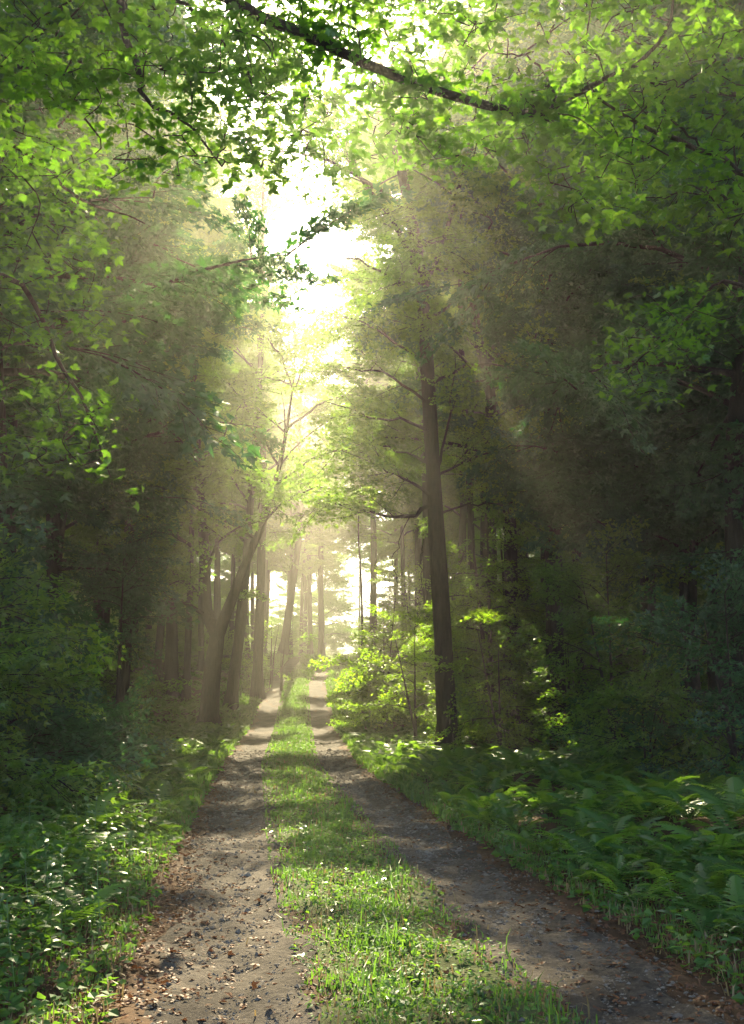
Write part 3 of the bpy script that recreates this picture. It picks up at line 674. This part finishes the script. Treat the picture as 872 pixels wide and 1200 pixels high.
def fern(x, y, size, label, group, nf=None):
    E = empty('fern', (x, y, H(x, y)), label, 'fern', group); nf = nf or int(U(6, 10)); a0 = U(0, 6.28)
    for i in range(nf):
        o = put('frond', FR_ME[int(U(0, 5))], E); s = size*U(.75, 1.15)
        o.rotation_euler = (U(.25, .75), N(.15), a0+i*6.283/nf+N(.25)); o.scale = (s*U(.9, 1.1), s, s)
        o.location = (N(.03), N(.03), -.02)
seed(107); FERN = []
def scatter(n, f, dmin):
    out = []; tr = 0
    while len(out) < n and tr < n*60:
        tr += 1; x, y = f()
        if all((x-a)**2+(y-b)**2 > dmin**2 for a, b in out[-400:]): out.append((x, y))
    return out
def fr():
    y = 5.0+20*rng.random()**1.3; t = U(1.85, min(2.2+.30*y, 6.2)); return pathx(y)+t, y
for x, y in scatter(240, fr, .27):
    tt = x-pathx(y)
    fern(x, y, U(.5, .8)*min(1, .6+.4*(tt-1.6)), 'feathery green fern packed into the dense fern bank along the track', 'ferns of the fern bank')
def fl():
    y = 6+13*rng.random(); t = -U(1.9, 2.6+.22*y); return pathx(y)+t, y
for x, y in scatter(64, fl, .45): fern(x, y, U(.45, .7), 'fern growing among herbs on the verge opposite the fern bank', 'ferns among the herbs')
q = P(105, 905, 10.5); fern(q[0], 10.5, .85, 'large sunlit fern with pale shining fronds before the dark bank shrub', None, 10)
# farther ferns, one mass
seed(108); b = MB(); pts = []
for _ in range(520):
    y = U(17, 42); s = 1 if rng.random() < .6 else -1; t = s*U(1.9, 3+.22*y); x = pathx(y)+t; z = H(x, y)
    for k in range(5):
        a = U(0, 6.28); L = U(.45, .8); w = .11*L
        d = np.array([math.cos(a), math.sin(a), 0]); pr = np.array([-d[1], d[0], 0]); up = np.array([0, 0, 1.])
        u = np.array([.1, .35, .65, 1.]); c = np.array([x, y, z])+d*(u*L)[:, None]*.9+up*((u*1.5-u*u*.95)*L*.7)[:, None]
        ww = w*np.array([.5, 1, .8, .1])
        v = np.concatenate([c+pr*ww[:, None]-up*.02, c, c-pr*ww[:, None]-up*.02])
        fa = [q for j in range(3) for q in ((j, j+1, 5+j), (j, 5+j, 4+j), (4+j, 5+j, 9+j), (4+j, 9+j, 8+j))]
        b.add(v, fa)
tag(b.build('distant_fern_cover', ['fern']), 'soft mass of ferns under the trees farther along the track', 'ferns', kind='stuff')

# ------------------------------------------------------------------ herbs on the verges
seed(109); OV = []
for i in range(4):
    v, f = tmpl_oval(U(.2, .32)); b = MB(); v = v.copy(); v[:, 2] *= U(.6, 1.6); b.add(v, f); OV.append(b.mesh('herb_leaf', ['herb_single']))
STEM = []
for i in range(4):
    b = MB(); t = np.linspace(0, 1, 6)[:, None]; tube(b, np.hstack([.1*np.sin(t*2+i), .06*np.cos(t*2.5+i), t]), np.linspace(.008, .003, 6), 4); STEM.append((b.mesh('stem', ['herb_single']), i))
def herb(x, y, h, ls, label, group, nl=10):
    E = empty('leafy_herb', (x, y, H(x, y)), label, 'plant', group); me, i = STEM[int(U(0, 4))]
    s = put('stem', me, E); s.scale = (h, h, h); a0 = U(0, 6.28)
    for k in range(nl):
        t = .18+.8*k/(nl-1); o = put('leaf', OV[int(U(0, 4))], E)
        o.location = (h*.1*math.sin(t*2+i), h*.06*math.cos(t*2.5+i), h*t)
        o.rotation_euler = (U(-.15, .55)+.3*(k > nl-3), N(.2), a0+(k % 2)*math.pi+(k//2)*1.57+N(.3)); z = ls*U(.75, 1.2)*(1.15-.5*t); o.scale = (z, z, z)
def hl():
    y = 4.9+6.5*rng.random()**1.4; t = -U(1.7+.3*(y < 5.6), 2.2+.25*y); return pathx(y)+t, y
for x, y in scatter(150, hl, .12): herb(x, y, U(.22, .55), U(.07, .12), 'leafy green herb with paired pointed leaves on the verge of nettles', 'herbs of the nettle verge', int(U(8, 13)))
def hr():
    y = 4.4+9*rng.random()**1.3; t = U(1.55, 2.3); return pathx(y)+t, y
for x, y in scatter(60, hr, .16): herb(x, y, U(.12, .3), U(.06, .10), 'leafy green herb at the foot of the fern bank along the track', 'herbs of the fern bank foot', int(U(7, 11)))
def hm():
    y = 4.3+9*rng.random(); t = N(.28); return pathx(y)+t, y
for x, y in scatter(36, hm, .2): herb(x, y, U(.06, .16), U(.06, .10), 'small weed growing in the grass strip between the wheel tracks', 'weeds in the grass strip', 6)

# low leafy cover
def logy(n, a, b): return a*(b/a)**rng.random(n)
seed(110); b = MB(); n = 52000
y = logy(n, 4, 75); s = np.where(rng.random(n) < .5, -1, 1); t = s*(1.5+np.abs(rng.normal(0, 1, n))*(1.2+.06*y)); x = pathx(y)+t
hh = (.06+.30*np.clip((np.abs(t)-1.45)/1.2, 0, 1))*(.6+.4*np.sin(x*2.3+y*1.7)*np.sin(x*1.1-y*.9))
z = H(x, y)+hh*np.sqrt(rng.random(n)); nr, h = leaf_frames(n, .4)
k = ~((np.abs(t) < 2.0) & (y < 9) & (rng.random(n) < .6)) & ~((t > 1.7) & (t < 6.5) & (y < 26) & (rng.random(n) < .85))
tm = tmpl_oval(.3); add_leaves(b, np.stack([x, y, z], 1)[k], nr[k], h[k], (.035+.0042*np.minimum(y, 30))[k]*U(.7, 1.3, n)[k], T_FAR)
tag(b.build('leafy_ground_cover', ['herb']), 'low leafy ground cover carpeting both verges', 'ground cover', kind='stuff')

# grass: strip between the tracks, fringe along the verges
def blades(n, tf, lenf, name, label, ya=3.8, yb=75, m='grass'):
    y = logy(n, ya, yb); t = tf(y, n); x = pathx(y)+t; z = H(x, y)-.01
    L = lenf(y, t, n); a = U(0, 6.28, n); d = np.stack([np.cos(a), np.sin(a), np.zeros(n)], 1); pr = np.stack([-d[:, 1], d[:, 0], np.zeros(n)], 1)
    w = (.0022+.00042*y)*U(.8, 1.4, n); lean = U(.15, .9, n); base = np.stack([x, y, z], 1); up = np.array([0, 0, 1.])
    mid = base+d*(lean*L*.25)[:, None]+up*(L*.6)[:, None]; tip = base+d*(lean*L*.8)[:, None]+up*(L*(1-.35*lean))[:, None]
    v = np.stack([base-pr*w[:, None], base+pr*w[:, None], mid+pr*w[:, None]*.8, mid-pr*w[:, None]*.8, tip], 1).reshape(-1, 3)
    f = (np.array([(0, 1, 2), (0, 2, 3), (3, 2, 4)])[None]+(np.arange(n)*5)[:, None, None]).reshape(-1, 3)
    b = MB(); b.add(v, f); tag(b.build(name, [m]), label, 'grass', kind='stuff')
patch = lambda x, y: .55+.45*np.sin(x*5.1+y*2.3)*np.sin(x*2.2-y*3.7)
blades(56000, lambda y, n: np.clip(N(.27, n), -.62, .62), lambda y, t, n: (.008+.06*patch(t, y)**1.6+.0015*y)*U(.4, 1.6, n)*(1+1.4*(rng.random(n) < .03)), 'strip_grass', 'short green grass on the strip between the wheel tracks')
blades(20000, lambda y, n: np.where(rng.random(n) < .5, -1, 1)*(1.5+.10*(y < 11)+np.abs(N(.24, n))*(1+.04*y)), lambda y, t, n: (.03+.05*patch(t*3, y*2)+.0095*np.clip(y-6, 0, 14))*U(.4, 1.4, n), 'verge_grass', 'longer grass fringing the outer edges of the tracks')
blades(5000, lambda y, n: np.where(rng.random(n) < .5, N(.3, n), np.sign(N(1, n))*(1.5+np.abs(N(.3, n)))), lambda y, t, n: (.03+.09*rng.random(n))*U(.6, 1.5, n), 'dry_grass', 'dry straw coloured blades scattered through the grass', yb=30, m='straw')
b = MB(); n = 9000; y = logy(n, 4, 40); t = np.clip(N(.28, n), -.6, .6); x = pathx(y)+t; nr, h = leaf_frames(n, .3)
add_leaves(b, np.stack([x, y, H(x, y)+U(.01, .07, n)], 1), nr, h, (.02+.0016*y)*U(.7, 1.4, n), tmpl_oval(.36)); tag(b.build('clover_cover', ['herb']), 'clover and small weeds in the grass strip', 'clover', kind='stuff')

# fallen leaves and stones
seed(111); b = MB(); n = 9000; y = logy(n, 3.8, 26); t = np.where(rng.random(n) < .5, -1, 1)*np.abs(1.55+N(.42, n)); x = pathx(y)+t; nr, h = leaf_frames(n, .28)
k = rng.random(n) < np.where((t > 0), .8, 1.)
add_leaves(b, np.stack([x, y, H(x, y)+U(.012, .035, n)], 1)[k], nr[k], h[k], (.04*U(.6, 1.4, n))[k], T_MID)
n = 1300; y = logy(n, 3.8, 30); t = U(-1.4, 1.4, n); x = pathx(y)+t; nr, h = leaf_frames(n, .25)
add_leaves(b, np.stack([x, y, H(x, y)+.03], 1), nr, h, .032*U(.6, 1.4, n), T_MID)
tag(b.build('fallen_leaf_litter', ['dead']), 'brown fallen leaves scattered along the track edges', 'fallen leaves', kind='stuff')
ICO = np.array([(1, 0, 0), (0, 1, 0), (-1, 0, 0), (0, -1, 0), (0, 0, 1), (0, 0, -1.)]); ICF = np.array([(0, 1, 4), (1, 2, 4), (2, 3, 4), (3, 0, 4), (1, 0, 5), (2, 1, 5), (3, 2, 5), (0, 3, 5)])
n = 26000; y = logy(n, 3.8, 26); s = np.where(rng.random(n) < .5, -1, 1); t = s*.95+N(.24, n); x = pathx(y)+t; z = H(x, y)+.018
sz = (.0022+.0006*y)*np.exp(N(.45, n)); sc3 = sz[:, None, None]*np.stack([U(.8, 1.5, n), U(.8, 1.5, n), U(.4, .8, n)], 1)[:, None]; ra = U(0, 6.28, n); cr_, sr_ = np.cos(ra)[:, None], np.sin(ra)[:, None]
L3 = ICO[None]*sc3*(1+rng.normal(0, .25, (n, 6, 1)))
v = np.stack([x, y, z], 1)[:, None]+np.stack([L3[..., 0]*cr_-L3[..., 1]*sr_, L3[..., 0]*sr_+L3[..., 1]*cr_, L3[..., 2]], -1)
b = MB(); b.add(v.reshape(-1, 3), (ICF[None]+(np.arange(n)*6)[:, None, None]).reshape(-1, 3)); tag(b.build('loose_gravel', ['pebble']), 'loose gravel stones lying on both wheel tracks', 'gravel', kind='stuff')

# ------------------------------------------------------------------ haze
bpy.ops.mesh.primitive_cube_add(size=1); hz = bpy.context.object; hz.name = 'haze'; hz.data.name = 'haze'
hz.scale = (300, 340, 40); hz.location = (0, 140, 18)
m, nt, nd, ln = mat('haze_air'); pv = nd.new('ShaderNodeVolumePrincipled'); pv.inputs['Density'].default_value = HAZE; pv.inputs['Anisotropy'].default_value = HAZE_G
pv.inputs['Color'].default_value = (1, .95, .82, 1); out = nd.new('ShaderNodeOutputMaterial'); ln.new(pv.outputs[0], out.inputs['Volume']); hz.data.materials.append(m)
tag(hz, 'morning mist filling the air under the trees', 'haze', kind='stuff')
